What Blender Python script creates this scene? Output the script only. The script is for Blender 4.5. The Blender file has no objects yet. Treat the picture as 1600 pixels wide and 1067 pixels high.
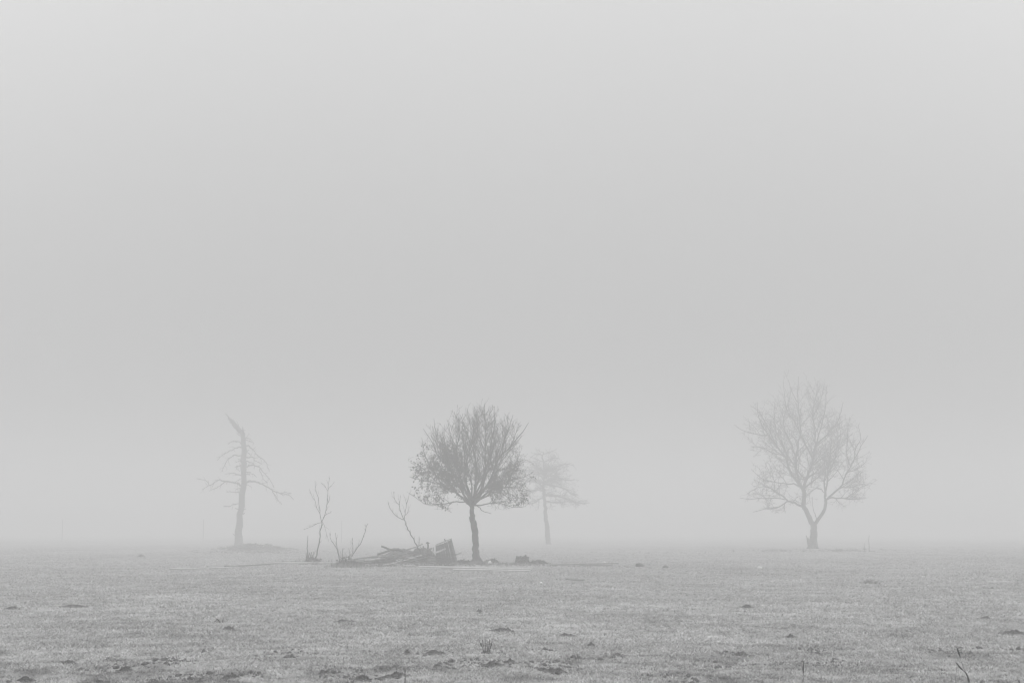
import bpy, math, random
import numpy as np
from mathutils import Vector

random.seed(11)
SC = bpy.context.scene
COL = SC.collection

# ------------------------------------------------------------------ camera
F = 1600 * 50 / 36.0            # focal length in photograph pixels
HOR = 828.0                     # row of the horizon
CAMH = 1.5
PITCH = math.atan((HOR - 533.5) / F)
cam_d = bpy.data.cameras.new('camera')
cam = bpy.data.objects.new('camera', cam_d)
COL.objects.link(cam)
cam_d.lens = 50; cam_d.sensor_width = 36
cam_d.clip_start = 0.1; cam_d.clip_end = 5000
cam.location = (0, 0, CAMH)
cam.rotation_euler = (math.pi / 2 + PITCH, 0, 0)
SC.camera = cam

# ------------------------------------------------------------------ sky, sun, exposure
SUN_EL, SUN_ROT = math.radians(42), math.radians(150)
SKY_K, VEIL, VEIL_POW = 0.004, 1.315, 0.61
w = bpy.data.worlds.new('World'); SC.world = w; w.use_nodes = True
nt = w.node_tree; nt.nodes.clear()
out = nt.nodes.new('ShaderNodeOutputWorld')
sky = nt.nodes.new('ShaderNodeTexSky'); sky.sky_type = 'NISHITA'; sky.sun_disc = False
sky.sun_elevation = SUN_EL; sky.sun_rotation = SUN_ROT; sky.dust_density = 6; sky.air_density = 1.5
bw = nt.nodes.new('ShaderNodeRGBToBW'); nt.links.new(sky.outputs[0], bw.inputs[0])
bg1 = nt.nodes.new('ShaderNodeBackground'); bg1.inputs[1].default_value = SKY_K
nt.links.new(bw.outputs[0], bg1.inputs[0])
# overcast veil: brightness climbs from horizon to zenith as under any closed cloud cover
tc = nt.nodes.new('ShaderNodeTexCoord'); sp = nt.nodes.new('ShaderNodeSeparateXYZ')
nt.links.new(tc.outputs['Generated'], sp.inputs[0])
mx = nt.nodes.new('ShaderNodeMath'); mx.operation = 'MAXIMUM'; mx.inputs[1].default_value = .004
nt.links.new(sp.outputs[2], mx.inputs[0])
pw = nt.nodes.new('ShaderNodeMath'); pw.operation = 'POWER'; pw.inputs[1].default_value = VEIL_POW
nt.links.new(mx.outputs[0], pw.inputs[0])
mr = nt.nodes.new('ShaderNodeMath'); mr.operation = 'MULTIPLY'; mr.inputs[1].default_value = VEIL
nt.links.new(pw.outputs[0], mr.inputs[0])
bg2 = nt.nodes.new('ShaderNodeBackground'); bg2.inputs[1].default_value = 1.0
vx = nt.nodes.new('ShaderNodeVectorMath'); vx.operation = 'MULTIPLY'; vx.inputs[1].default_value = (1, 1, 0)
nt.links.new(tc.outputs['Generated'], vx.inputs[0])
vn_ = nt.nodes.new('ShaderNodeVectorMath'); vn_.operation = 'NORMALIZE'; nt.links.new(vx.outputs[0], vn_.inputs[0])
sp2 = nt.nodes.new('ShaderNodeSeparateXYZ'); nt.links.new(vn_.outputs[0], sp2.inputs[0])
bk = nt.nodes.new('ShaderNodeMapRange'); bk.clamp = True; bk.interpolation_type = 'SMOOTHSTEP'
nt.links.new(sp2.outputs[1], bk.inputs[0])
bk.inputs[1].default_value = .90; bk.inputs[2].default_value = 1.0; bk.inputs[3].default_value = 1.14; bk.inputs[4].default_value = 1.0
mb_ = nt.nodes.new('ShaderNodeMath'); mb_.operation = 'MULTIPLY'
nt.links.new(mr.outputs[0], mb_.inputs[0]); nt.links.new(bk.outputs[0], mb_.inputs[1])
nt.links.new(mb_.outputs[0], bg2.inputs[0])
ad = nt.nodes.new('ShaderNodeAddShader')
nt.links.new(bg1.outputs[0], ad.inputs[0]); nt.links.new(bg2.outputs[0], ad.inputs[1])
nt.links.new(ad.outputs[0], out.inputs[0])

sun_d = bpy.data.lights.new('sun', 'SUN'); sun_d.energy = 0.5; sun_d.angle = math.radians(40)
sun_d.color = (1, 1, 1)
sun = bpy.data.objects.new('sun', sun_d); COL.objects.link(sun)
sun.rotation_euler = (math.pi / 2 - SUN_EL, 0, math.pi - SUN_ROT)

vs = SC.view_settings
vs.view_transform = 'Standard'; vs.look = 'None'; vs.gamma = 1.0; vs.exposure = 0.0
vs.use_curve_mapping = False
SC.render.engine = 'CYCLES'
SC.cycles.use_denoising = True
SC.cycles.max_bounces = 8; SC.cycles.volume_bounces = 3
SC.cycles.diffuse_bounces = 2
SC.render.film_transparent = False
SC.cycles.pixel_filter_type = 'BLACKMAN_HARRIS'; SC.cycles.filter_width = 1.25

# ------------------------------------------------------------------ noise, ground height, placing
def _h(ix, iy, s):
    n = (ix.astype(np.int64) * 374761393 + iy.astype(np.int64) * 668265263 + s * 974711) & 0xffffffff
    n = ((n ^ (n >> 13)) * 1274126177) & 0xffffffff
    return ((n ^ (n >> 16)) & 0xffff) / 65535.0

def vn(x, y, s=0):
    x = np.asarray(x, float); y = np.asarray(y, float)
    ix = np.floor(x); iy = np.floor(y); fx = x - ix; fy = y - iy
    fx = fx * fx * (3 - 2 * fx); fy = fy * fy * (3 - 2 * fy)
    a = _h(ix, iy, s); b = _h(ix + 1, iy, s); c = _h(ix, iy + 1, s); d = _h(ix + 1, iy + 1, s)
    return (a + (b - a) * fx) * (1 - fy) + (c + (d - c) * fx) * fy      # 0..1

def sstep(a, b, x):
    t = np.clip((x - a) / (b - a), 0, 1); return t * t * (3 - 2 * t)

def gz(x, y):
    x = np.asarray(x, float); y = np.asarray(y, float)
    z = (vn(x / 24, y / 24, 1) - .5) * .035 + (vn(x / 7, y / 9, 2) - .5) * .035
    near = 1 - sstep(30, 90, y)
    z = z + (vn(x / 1.7, y / 1.7, 3) - .5) * .05 * (.25 + .75 * near)
    z = z + (vn(x / .45, y / .45, 4) - .5) * .030 * near
    rough = 1 - sstep(15.0, 19.0, y)
    z = z + (vn(x / .16, y / .16, 5) - .5) * .045 * rough
    return z

def G(x, y): return float(gz(x, y))

def P(px, py, Y):
    """world point at forward distance Y seen at photograph pixel (px, py)"""
    a = (px - 800) / F; b = (533.5 - py) / F
    c, s = math.cos(PITCH), math.sin(PITCH)
    dy = c - b * s; dz = s + b * c
    t = Y / dy
    return Vector((a * t, Y, CAMH + dz * t))

def D(py):                       # distance of flat ground seen at row py
    a = (533.5 - py) / F
    c, s = math.cos(PITCH), math.sin(PITCH)
    return -CAMH / (s + a * c) * (c - a * s)

def GP(px, py, dy=0.0):
    Y = D(py) + dy
    p = P(px, py, Y)
    x = p.x
    return Vector((x, Y, G(x, Y)))

# ------------------------------------------------------------------ materials (greys: the place was shot in black and white)
def mat(name, lo, hi, scale=6.0, stretch=(1, 1, 1), rough=0.9, bump=0.3, bscale=None, detail=6):
    m = bpy.data.materials.new(name); m.use_nodes = True
    n = m.node_tree.nodes; l = m.node_tree.links
    b = n['Principled BSDF']; b.inputs['Roughness'].default_value = rough
    b.inputs['Specular IOR Level'].default_value = 0.25
    t = n.new('ShaderNodeTexCoord'); mp = n.new('ShaderNodeMapping'); mp.inputs['Scale'].default_value = stretch
    l.new(t.outputs['Object'], mp.inputs[0])
    no = n.new('ShaderNodeTexNoise'); no.inputs['Scale'].default_value = scale; no.inputs['Detail'].default_value = detail
    l.new(mp.outputs[0], no.inputs['Vector'])
    r = n.new('ShaderNodeValToRGB'); l.new(no.outputs[0], r.inputs[0])
    r.color_ramp.elements[0].position = .3; r.color_ramp.elements[1].position = .7
    r.color_ramp.elements[0].color = (lo, lo, lo, 1); r.color_ramp.elements[1].color = (hi, hi, hi, 1)
    l.new(r.outputs[0], b.inputs['Base Color'])
    n2 = n.new('ShaderNodeTexNoise'); n2.inputs['Scale'].default_value = bscale or scale * 3; n2.inputs['Detail'].default_value = 4
    l.new(mp.outputs[0], n2.inputs['Vector'])
    bp = n.new('ShaderNodeBump'); bp.inputs['Strength'].default_value = bump; bp.inputs['Distance'].default_value = .02
    l.new(n2.outputs[0], bp.inputs['Height']); l.new(bp.outputs[0], b.inputs['Normal'])
    return m

M_BARK = mat('dark_bark', .02, .075, 5, (1, 1, .25), bump=.6)
M_TWIG = mat('twig_bark', .012, .035, 8)
M_STRAW = mat('straw_grass', .26, .46, 20)
M_LATH = mat('pale_lath', .36, .54, 9, (.3, 1, 1), bump=.4)
M_BRUSH = mat('grey_brush', .15, .28, 4, bump=.8)
M_SNAG = mat('weathered_wood', .02, .07, 3, (1, 1, .2), bump=.6)
M_LEAF = mat('dry_leaf', .03, .08, 14)
M_SOIL = mat('bare_soil', .05, .19, 26, bump=.9)
M_PLANKD = mat('damp_plank', .07, .15, 9, (.3, 1, 1), bump=.4)
M_PLANKP = mat('bleached_plank', .36, .62, 9, (.3, 1, 1), bump=.4)
M_PLANKM = mat('grey_plank', .16, .27, 9, (.3, 1, 1), bump=.4)
M_STONE = mat('dark_stone', .06, .13, 6, bump=.7)
M_WHITE = mat('whitewashed_block', .65, .85, 9, bump=.2)
M_WEED = mat('dry_weed', .03, .09, 20)
M_WEEDP = mat('pale_weed', .14, .26, 20)
M_POST = mat('old_post', .05, .10, 6, (1, 1, .2))

def toned(name, gain=1.0, fine=None):
    m = bpy.data.materials.new(name); m.use_nodes = True
    n = m.node_tree.nodes; l = m.node_tree.links
    b = n['Principled BSDF']; b.inputs['Roughness'].default_value = .95
    b.inputs['Specular IOR Level'].default_value = .1
    a = n.new('ShaderNodeAttribute'); a.attribute_name = 'tone'
    src = a.outputs['Fac']
    if fine:
        tcn = n.new('ShaderNodeTexCoord')
        for sc_, amt in fine:
            no = n.new('ShaderNodeTexNoise'); no.inputs['Scale'].default_value = sc_; no.inputs['Detail'].default_value = 5
            no.inputs['Roughness'].default_value = .65
            l.new(tcn.outputs['Object'], no.inputs['Vector'])
            mrr = n.new('ShaderNodeMapRange'); mrr.inputs[1].default_value = .3; mrr.inputs[2].default_value = .7
            mrr.inputs[3].default_value = 1 - amt; mrr.inputs[4].default_value = 1 + amt
            l.new(no.outputs[0], mrr.inputs[0])
            mu = n.new('ShaderNodeMath'); mu.operation = 'MULTIPLY'
            l.new(src, mu.inputs[0]); l.new(mrr.outputs[0], mu.inputs[1]); src = mu.outputs[0]
        nb = n.new('ShaderNodeTexNoise'); nb.inputs['Scale'].default_value = 18; nb.inputs['Detail'].default_value = 6
        l.new(tcn.outputs['Object'], nb.inputs['Vector'])
        bp = n.new('ShaderNodeBump'); bp.inputs['Strength'].default_value = .8; bp.inputs['Distance'].default_value = .04
        l.new(nb.outputs[0], bp.inputs['Height']); l.new(bp.outputs[0], b.inputs['Normal'])
    cb = n.new('ShaderNodeCombineColor')
    for i in range(3): l.new(src, cb.inputs[i])
    l.new(cb.outputs[0], b.inputs['Base Color'])
    return m
M_GROUND = toned('pasture', fine=[(.35, .16), (2.3, .22), (14, .22)])
M_GRASS = toned('grass_blades')

# ------------------------------------------------------------------ object helpers
def tag(o, label=None, cat=None, group=None, kind=None):
    if label: o['label'] = label
    if cat: o['category'] = cat
    if group: o['group'] = group
    if kind: o['kind'] = kind
    return o

def empty(name, loc, label, cat, group=None):
    o = bpy.data.objects.new(name, None); COL.objects.link(o); o.location = loc
    o.empty_display_size = .2
    return tag(o, label, cat, group)

class MB:
    """collects geometry in world coordinates; build() links it as one mesh object"""
    def __init__(s): s.v = []; s.f = []
    def tube(s, pts, rad, n=6, rough=0.0, cap=True):
        pts = [Vector(p) for p in pts]
        if len(pts) < 2: return
        t = (pts[1] - pts[0]).normalized()
        u = t.orthogonal().normalized()
        base = len(s.v)
        for i, p in enumerate(pts):
            if i == 0: t = pts[1] - pts[0]
            elif i == len(pts) - 1: t = pts[-1] - pts[-2]
            else: t = pts[i + 1] - pts[i - 1]
            if t.length < 1e-9: t = Vector((0, 0, 1))
            t.normalize()
            u = (u - t * u.dot(t))
            if u.length < 1e-6: u = t.orthogonal()
            u.normalize(); v = t.cross(u)
            for k in range(n):
                a = 2 * math.pi * k / n
                r = rad[i] * (1 + random.uniform(-rough, rough))
                s.v.append(p + u * (math.cos(a) * r) + v * (math.sin(a) * r))
        for i in range(len(pts) - 1):
            for k in range(n):
                a = base + i * n + k; b = base + i * n + (k + 1) % n
                s.f.append((a, b, b + n, a + n))
        if cap:
            s.f.append(tuple(base + k for k in range(n - 1, -1, -1)))
            s.f.append(tuple(base + (len(pts) - 1) * n + k for k in range(n)))
    def quad(s, a, b, c, d):
        k = len(s.v); s.v += [a, b, c, d]; s.f.append((k, k + 1, k + 2, k + 3))
    def tri(s, a, b, c):
        k = len(s.v); s.v += [a, b, c]; s.f.append((k, k + 1, k + 2))
    def beam(s, a, b, wd, th, up=Vector((0, 0, 1)), jag=.0, nseg=3, bow=0.0):
        """sawn board from a to b: width wd across, thickness th along up; uneven ends and edges"""
        a = Vector(a); b = Vector(b); t = (b - a).normalized()
        side = t.cross(up).normalized(); n = side.cross(t).normalized()
        k0 = len(s.v)
        for i in range(nseg + 1):
            f = i / nseg
            c = a.lerp(b, f) + n * (bow * 4 * f * (1 - f))
            for (p, q) in ((-1, -1), (1, -1), (1, 1), (-1, 1)):
                e = t * (random.uniform(-jag, jag) if i in (0, nseg) else 0)
                s.v.append(c + side * (p * wd / 2 * random.uniform(.92, 1.05)) + n * (q * th / 2) + e)
        for i in range(nseg):
            for k in range(4):
                x = k0 + i * 4 + k; y = k0 + i * 4 + (k + 1) % 4
                s.f.append((x, y, y + 4, x + 4))
        s.f.append((k0 + 3, k0 + 2, k0 + 1, k0)); e = k0 + nseg * 4; s.f.append((e, e + 1, e + 2, e + 3))
    def blob(s, c, rx, ry, rz, rough=.18, nu=12, nv=7, seed=0, low=-.25):
        """lumpy closed stone or heap; the part below low*rz is cut flat"""
        k0 = len(s.v); c = Vector(c)
        for j in range(nv + 1):
            th = math.pi * j / nv
            for i in range(nu):
                ph = 2 * math.pi * i / nu
                d = Vector((math.sin(th) * math.cos(ph), math.sin(th) * math.sin(ph), math.cos(th)))
                k = 1 + rough * (2 * float(vn(d.x * 2.2 + seed * 7.3 + 30, d.y * 2.2 + d.z * 1.9 + seed * 3.1 + 30, 9)) - 1) + random.uniform(-rough, rough) * .3
                q = Vector((d.x * rx * k, d.y * ry * k, d.z * rz * k)); q.z = max(q.z, low * rz)
                s.v.append(c + q)
        for j in range(nv):
            for i in range(nu):
                a = k0 + j * nu + i; b = k0 + j * nu + (i + 1) % nu
                s.f.append((a, a + nu, b + nu, b))
    def mound(s, cx, cy, rx, ry, h, seed=0, nr=9, na=26, lump=.5):
        k0 = len(s.v)
        s.v.append(Vector((cx, cy, G(cx, cy) + h)))
        for j in range(1, nr + 1):
            f = j / nr
            for i in range(na):
                a = 2 * math.pi * i / na
                e = 1 + .28 * (2 * float(vn(math.cos(a) * 1.6 + seed * 5 + 9, math.sin(a) * 1.6 + seed * 3 + 9, 21)) - 1)
                x = cx + math.cos(a) * rx * f * e; y = cy + math.sin(a) * ry * f * e
                prof = (1 - f * f) ** 1.2
                lm = (1 + lump * (2 * float(vn(x / (rx * .35) + seed, y / (ry * .35), 22)) - 1) + lump * .6 * random.uniform(-1, 1)) if f < .97 else 1
                s.v.append(Vector((x, y, G(x, y) + h * prof * lm - (.03 if j == nr else 0))))
        for i in range(na): s.f.append((k0, k0 + 1 + i, k0 + 1 + (i + 1) % na))
        for j in range(nr - 1):
            for i in range(na):
                a = k0 + 1 + j * na + i; b = k0 + 1 + j * na + (i + 1) % na
                s.f.append((a, a + na, b + na, b))
    def build(s, name, m, parent=None, smooth=False, origin=None):
        me = bpy.data.meshes.new(name)
        off = Vector(parent.matrix_world.translation) if parent is not None else (Vector(origin) if origin is not None else Vector((0, 0, 0)))
        if parent is not None:
            off = Vector((0, 0, 0)); q = parent
            while q is not None: off += q.location; q = q.parent
        me.from_pydata([tuple(Vector(v) - off) for v in s.v], [], s.f)
        me.materials.append(m)
        if smooth:
            me.polygons.foreach_set('use_smooth', [True] * len(me.polygons))
        me.update()
        o = bpy.data.objects.new(name, me); COL.objects.link(o)
        if parent is not None: o.parent = parent
        elif origin is not None: o.location = origin
        return o

def smooth_path(pts, rad, k=3):
    """Catmull-Rom through the traced points"""
    P_ = [Vector(p) for p in pts]; o = []; r = []
    n = len(P_)
    for i in range(n - 1):
        p0 = P_[max(i - 1, 0)]; p1 = P_[i]; p2 = P_[i + 1]; p3 = P_[min(i + 2, n - 1)]
        for j in range(k):
            t = j / k; t2 = t * t; t3 = t2 * t
            o.append(.5 * ((2 * p1) + (p2 - p0) * t + (2 * p0 - 5 * p1 + 4 * p2 - p3) * t2 + (3 * p1 - p0 - 3 * p2 + p3) * t3))
            r.append(rad[i] * (1 - t) + rad[i + 1] * t)
    o.append(P_[-1]); r.append(rad[-1])
    return o, r

# ------------------------------------------------------------------ ground
PATCHES = [  # px, py, half width px, half height px, strength : darker grass or soil
    (135, 1006, 75, 5, .35), (455, 1003, 80, 5, .35), (1470, 985, 60, 6, .3), (1580, 985, 40, 9, .5),
    (1200, 980, 60, 5, .28), (620, 1048, 42, 9, .6), (560, 1056, 40, 7, .45), (110, 947, 32, 2.4, .45),
    (1410, 946, 30, 1.6, .5), (1430, 932, 60, 3, .3), (1130, 946, 45, 3, .3), (900, 1003, 60, 5, .25),
    (40, 1058, 60, 6, .4), (200, 1046, 45, 6, .35), (1350, 1045, 60, 8, .2), (330, 1058, 70, 8, .35),
    (1060, 1022, 50, 5, .3), (860, 1042, 50, 6, .3), (505, 1047, 40, 6, .35), (830, 924, 60, 2, .3),
    (600, 915, 70, 2, .25), (300, 897, 90, 1.6, .25), (1140, 883, 60, 1.4, .25), (1240, 932, 60, 2.2, .25),
    (1510, 900, 60, 1.8, .2), (690, 890, 130, 5, .35), (900, 884, 80, 2.2, .25), (1050, 916, 70, 2, .25),
    (770, 880, 50, 4, .45), (1270, 859, 110, 2.4, .25), (395, 861, 85, 2.6, .2), (540, 884, 60, 4, .4),
    (1190, 1050, 50, 7, .3), (1100, 1062, 50, 6, .35), (720, 1030, 60, 5, .2)]
_pp = []
for (px, py, hw, hh, st) in PATCHES:
    y0 = D(py); x0 = P(px, py, y0).x
    _pp.append((x0, y0, hw * y0 / F, abs(D(py - hh) - D(py + hh)) / 2, st))

def tone(x, y):
    """how pale the sward is here (albedo)"""
    t = .40 + .08 * (vn(x / 9, y / 14, 31) - .5) + .09 * (vn(x / 2.6, y / 3.6, 32) - .5)
    t = t + .09 * (vn(x / .8, y / .9, 33) - .5)
    wx = x + (vn(x / 1.2, y / 1.2, 34) - .5) * 1.1; wy = y + (vn(x / .9, y / .9, 35) - .5) * 1.1
    for (x0, y0, a, b, st) in _pp:
        r = np.sqrt(((wx - x0) / a) ** 2 + ((wy - y0) / b) ** 2)
        t = t * (1 - .45 * st * (1 - sstep(.1, 1.25, r)))
    nearm = 1 - sstep(22, 60, y)
    t = t + (.11 * (vn(x / .34, y / .30, 37) - .5) + .17 * (vn(x / .13, y / .12, 38) - .5)) * (.15 + .85 * nearm)
    t = .375 + (t - .40) * (.72 + .28 * nearm)
    t = t * 1.03
    hol = sstep(.60, .82, vn(x / 1.1, y / .8, 39)) * sstep(.35, .7, vn(x / .28, y / .26, 40))
    t = t * (1 - .42 * hol * (.15 + .85 * (1 - sstep(15, 26, y))))
    sp_ = sstep(.66, .80, vn(x / .35, y / .40, 36)) * (1 - sstep(14.5, 19, y))     # torn turf in front
    t = t * (1 - .3 * sp_)
    return np.clip(t, .04, .7)

def attr(me, name, arr):
    a = me.attributes.new(name, 'FLOAT', 'POINT'); a.data.foreach_set('value', np.asarray(arr, np.float32))

ys = list(np.linspace(-290, 5, 12)) + list(6 * np.exp(np.linspace(0, math.log(605 / 6), 560)))
ys = np.array(ys); core = np.linspace(-1, 1, 420)
ext = np.array([.02, .06, .14, .28, .5, .75, 1.0])
X = []
for y in ys:
    W = max(.46 * y, 0) + 4
    X.append(np.concatenate([-(W + (620 - W) * ext[::-1]), core * W, W + (620 - W) * ext]))
X = np.array(X); Y = np.repeat(ys[:, None], X.shape[1], 1)
Z = gz(X, Y)
nr_, nc_ = X.shape
verts = np.stack([X, Y, Z], -1).reshape(-1, 3)
idx = np.arange(nr_ * nc_).reshape(nr_, nc_)
faces = np.stack([idx[:-1, :-1], idx[:-1, 1:], idx[1:, 1:], idx[1:, :-1]], -1).reshape(-1, 4)
def np_mesh(name, verts, faces, m, smooth=False):
    me = bpy.data.meshes.new(name)
    k = faces.shape[1]
    me.vertices.add(len(verts)); me.vertices.foreach_set('co', verts.astype(np.float32).ravel())
    me.loops.add(faces.size); me.loops.foreach_set('vertex_index', faces.astype(np.int32).ravel())
    me.polygons.add(len(faces)); me.polygons.foreach_set('loop_start', np.arange(0, faces.size, k, dtype=np.int32))
    if smooth: me.polygons.foreach_set('use_smooth', np.ones(len(faces), bool))
    me.update(calc_edges=True)
    me.materials.append(m)
    o = bpy.data.objects.new(name, me); COL.objects.link(o)
    return o
ground = np_mesh('ground', verts, faces, M_GROUND, True)
attr(ground.data, 'tone', (tone(X, Y) * (.80 + .08 * (1 - sstep(20, 60, Y)))).ravel())  # ground colour lowered, most far off, to paint in missing grass self-shadowing
tag(ground, 'flat pale pasture running back into the fog', kind='structure')

# short winter grass: single blades, thinning and coarsening with distance
rng = np.random.default_rng(5)
def grass(n, y0, y1, power, hmul=1.0):
    u = rng.random(n)
    yy = (y0 ** (1 - power) + u * (y1 ** (1 - power) - y0 ** (1 - power))) ** (1 / (1 - power))
    xx = (rng.random(n) * 2 - 1) * (.40 * yy + .8)
    dens = vn(xx / .5, yy / .5, 41) * .5 + vn(xx / .13, yy / .13, 42) * .5
    keep = rng.random(n) < .25 + 1.1 * dens
    xx = xx[keep]; yy = yy[keep]; dens = dens[keep]; n = len(xx)
    zz = gz(xx, yy)
    k = np.clip(yy / 15, 1, 6)
    hgt = (.010 + .026 * rng.random(n) ** 1.6) * hmul * k ** .15 * (.6 + .8 * dens)
    wd = (.0040 + .0040 * rng.random(n)) * k
    az = rng.random(n) * 2 * np.pi; lean = .3 + rng.random(n) * 2.4
    la = rng.random(n) * 2 * np.pi
    bx = np.cos(az) * wd / 2; by = np.sin(az) * wd / 2
    v = np.empty((n, 3, 3))
    v[:, 0] = np.stack([xx - bx, yy - by, zz - .004], -1)
    v[:, 1] = np.stack([xx + bx, yy + by, zz - .004], -1)
    v[:, 2] = np.stack([xx + np.cos(la) * lean * hgt, yy + np.sin(la) * lean * hgt, zz + hgt], -1)
    t = tone(xx, yy) * (.36 + 1.95 * rng.random(n) ** 2.0)
    return v.reshape(-1, 3), np.repeat(np.clip(t, .03, .8), 3)
va, ta = grass(1150000, 11.5, 130, 1.75)
gr = np_mesh('grass', va, np.arange(len(va)).reshape(-1, 3), M_GRASS)
attr(gr.data, 'tone', ta)
tag(gr, 'short pale winter grass covering the pasture', 'grass', kind='stuff')

# crumbs of torn earth in the trodden foreground
def clods(n):
    V = []; Fc = []
    k = 0
    tries = 0
    while k < n and tries < n * 12:
        tries += 1
        y = 12.5 + 6 * random.random() ** 1.5; x = random.uniform(-1, 1) * (.39 * y + .5)
        if float(vn(x / .55, y / .6, 51)) < .62: continue
        if float(vn(x / 3.0, y / 2.0, 52)) < .42: continue
        r = random.uniform(.006, .022) if random.random() > .06 else random.uniform(.025, .04)
        c = Vector((x, y, G(x, y) + r * .1)); b = len(V)
        for d in ((1, 0, 0), (0, 1, 0), (-1, 0, 0), (0, -1, 0), (0, 0, .8), (.7, .7, .4), (-.7, .6, .45), (0, 0, -.6)):
            V.append(tuple(c + Vector(d) * r * random.uniform(.7, 1.3)))
        for f in ((0, 5, 4), (5, 1, 4), (1, 6, 4), (6, 2, 4), (2, 3, 4), (3, 0, 4), (0, 1, 5), (1, 2, 6), (0, 7, 1), (1, 7, 2), (2, 7, 3), (3, 7, 0)):
            Fc.append((b + f[0], b + f[1], b + f[2]))
        k += 1
    return np.array(V), np.array(Fc)
cv, cf = clods(2600)
cl = np_mesh('soil_clods', cv, cf, M_SOIL)
tag(cl, 'scattered dark crumbs of earth in the trodden foreground turf', 'soil clods', kind='stuff')

# ------------------------------------------------------------------ molehills and turf hummocks
MH = [  # px, py(base), width px, height px, label
    (784, 986, 30, 6, 'low dark molehill behind the thistle clump'),
    (354, 985, 31, 5, 'flat dark molehill below the small weed tuft'),
    (887, 993, 28, 4, 'thin dark streak of dug soil right of the thistle clump'),
    (678, 1020, 34, 4, 'long flat soil hummock left of the thistle clump'),
    (619, 1055, 40, 8, 'rough broad dark soil heap at the front edge beside a thin stalk'),
    (567, 1062, 26, 8, 'crumbled soil heap just left of the broad front heap'),
    (193, 1050, 24, 8, 'dark clod of turned earth in the trodden front turf, far left half'),
    (108, 1037, 20, 5, 'small brown earth hummock above the front left clods'),
    (39, 1065, 22, 6, 'earth hummock nearest the bottom left corner'),
    (636, 1018, 9, 6, 'tiny upright clod at the end of the long flat hummock'),
    (18, 951, 20, 3, 'small flat molehill at the far left of the field'),
    (112, 948, 40, 3.5, 'long low grassy hummock right of the small flat molehill'),
    (537, 969, 32, 3, 'wide thin molehill below the shrub shoots'),
    (768, 1041, 28, 6, 'soil hummock directly in front of the thistle clump'),
    (797, 1033, 13, 6, 'small pointed clod in front of the thistle clump'),
    (924, 1006, 9, 4, 'tiny dark clod right of the dark soil streak'),
    (1168, 948, 18, 5, 'rounded dark molehill in the middle distance in front of the large bare tree'),
    (1542, 966, 22, 4, 'flat molehill near the right edge of the field'),
    (1588, 992, 40, 5, 'broad low dark earth bank at the right edge of the field'),
    (749, 954, 9, 4, 'tiny molehill in open grass below the leafy tree'),
    (1160, 1022, 30, 5, 'torn turf hummock left of the single dark stalk'),
    (866, 1048, 34, 5, 'ragged strip of upturned turf at the front centre'),
    (1236, 994, 12, 3, 'small clod behind the single dark stalk'),
    (359, 1061, 24, 6, 'dark soil clump among the front left crumbs'),
    (503, 1052, 20, 6, 'soil clump between the crumbled heap and the left crumbs'),
    (219, 869, 14, 3.5, 'faint dark hummock far off in the mist left of the snag'),
]
for i, (px, py, wp, hp, lab) in enumerate(MH):
    q = GP(px, py); s_ = q.y / F
    m = MB(); hh = max(hp * s_ * .72, .03)
    m.mound(q.x, q.y + wp * s_ * .25, wp * s_ * .55, wp * s_ * .42, hh, seed=i, nr=12, na=36, lump=.75)
    for _ in range(26):
        a = random.uniform(0, 6.28); rr = random.random() ** .5 * 1.15
        x = q.x + math.cos(a) * rr * wp * s_ * .55; y = q.y + wp * s_ * .25 + math.sin(a) * rr * wp * s_ * .42
        r = random.uniform(.10, .24) * hh + .006
        m.blob((x, y, G(x, y) + max(hh * (1 - rr * rr) * .85, .004)), r * 1.3, r * 1.2, r, .3, 6, 4, seed=i + _)
    o = m.build('molehill', M_SOIL, origin=q); tag(o, lab, 'molehill', 'molehills and turf hummocks in the pasture')

def tuft(mb, x, y, h, n, spread=.5, r=.004):
    z = G(x, y)
    for _ in range(n):
        a = random.uniform(0, 6.28); l = random.uniform(.1, spread); hh = h * random.uniform(.4, 1)
        o = Vector((x + random.gauss(0, h * .25), y + random.gauss(0, h * .25), z - .01))
        d = Vector((math.cos(a) * l, math.sin(a) * l, 1)).normalized()
        q = o + d * hh * .55; e = q + (d + Vector((math.cos(a) * l, math.sin(a) * l, -.3))) * hh * .4
        sd = Vector((-math.sin(a), math.cos(a), 0)) * r
        mb.tri(o - sd, o + sd, q + sd * .8); mb.tri(o - sd, q + sd * .8, q - sd * .8); mb.tri(q - sd * .8, q + sd * .8, e)
mb = MB()
for (px, py, wp, hp, lab) in MH:
    q = GP(px, py); s_ = q.y / F
    for _ in range(34):
        a = random.uniform(0, 6.28); rr = random.uniform(.55, 1.5)
        x = q.x + math.cos(a) * rr * wp * s_ * .5; y = q.y + wp * s_ * .2 + math.sin(a) * rr * wp * s_ * .42
        tuft(mb, x, y, random.uniform(.02, .05) * (1 + max(hp - 3, 0) * .06), 5, 1.3, .0022 * max(1, y / 18))
tag(mb.build('rim_grass', M_STRAW), 'pale grass growing up round the molehills', 'grass', kind='stuff')

# ------------------------------------------------------------------ trees
def unit(): 
    while True:
        v = Vector((random.uniform(-1, 1), random.uniform(-1, 1), random.uniform(-1, 1)))
        if .05 < v.length < 1: return v.normalized()

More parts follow.
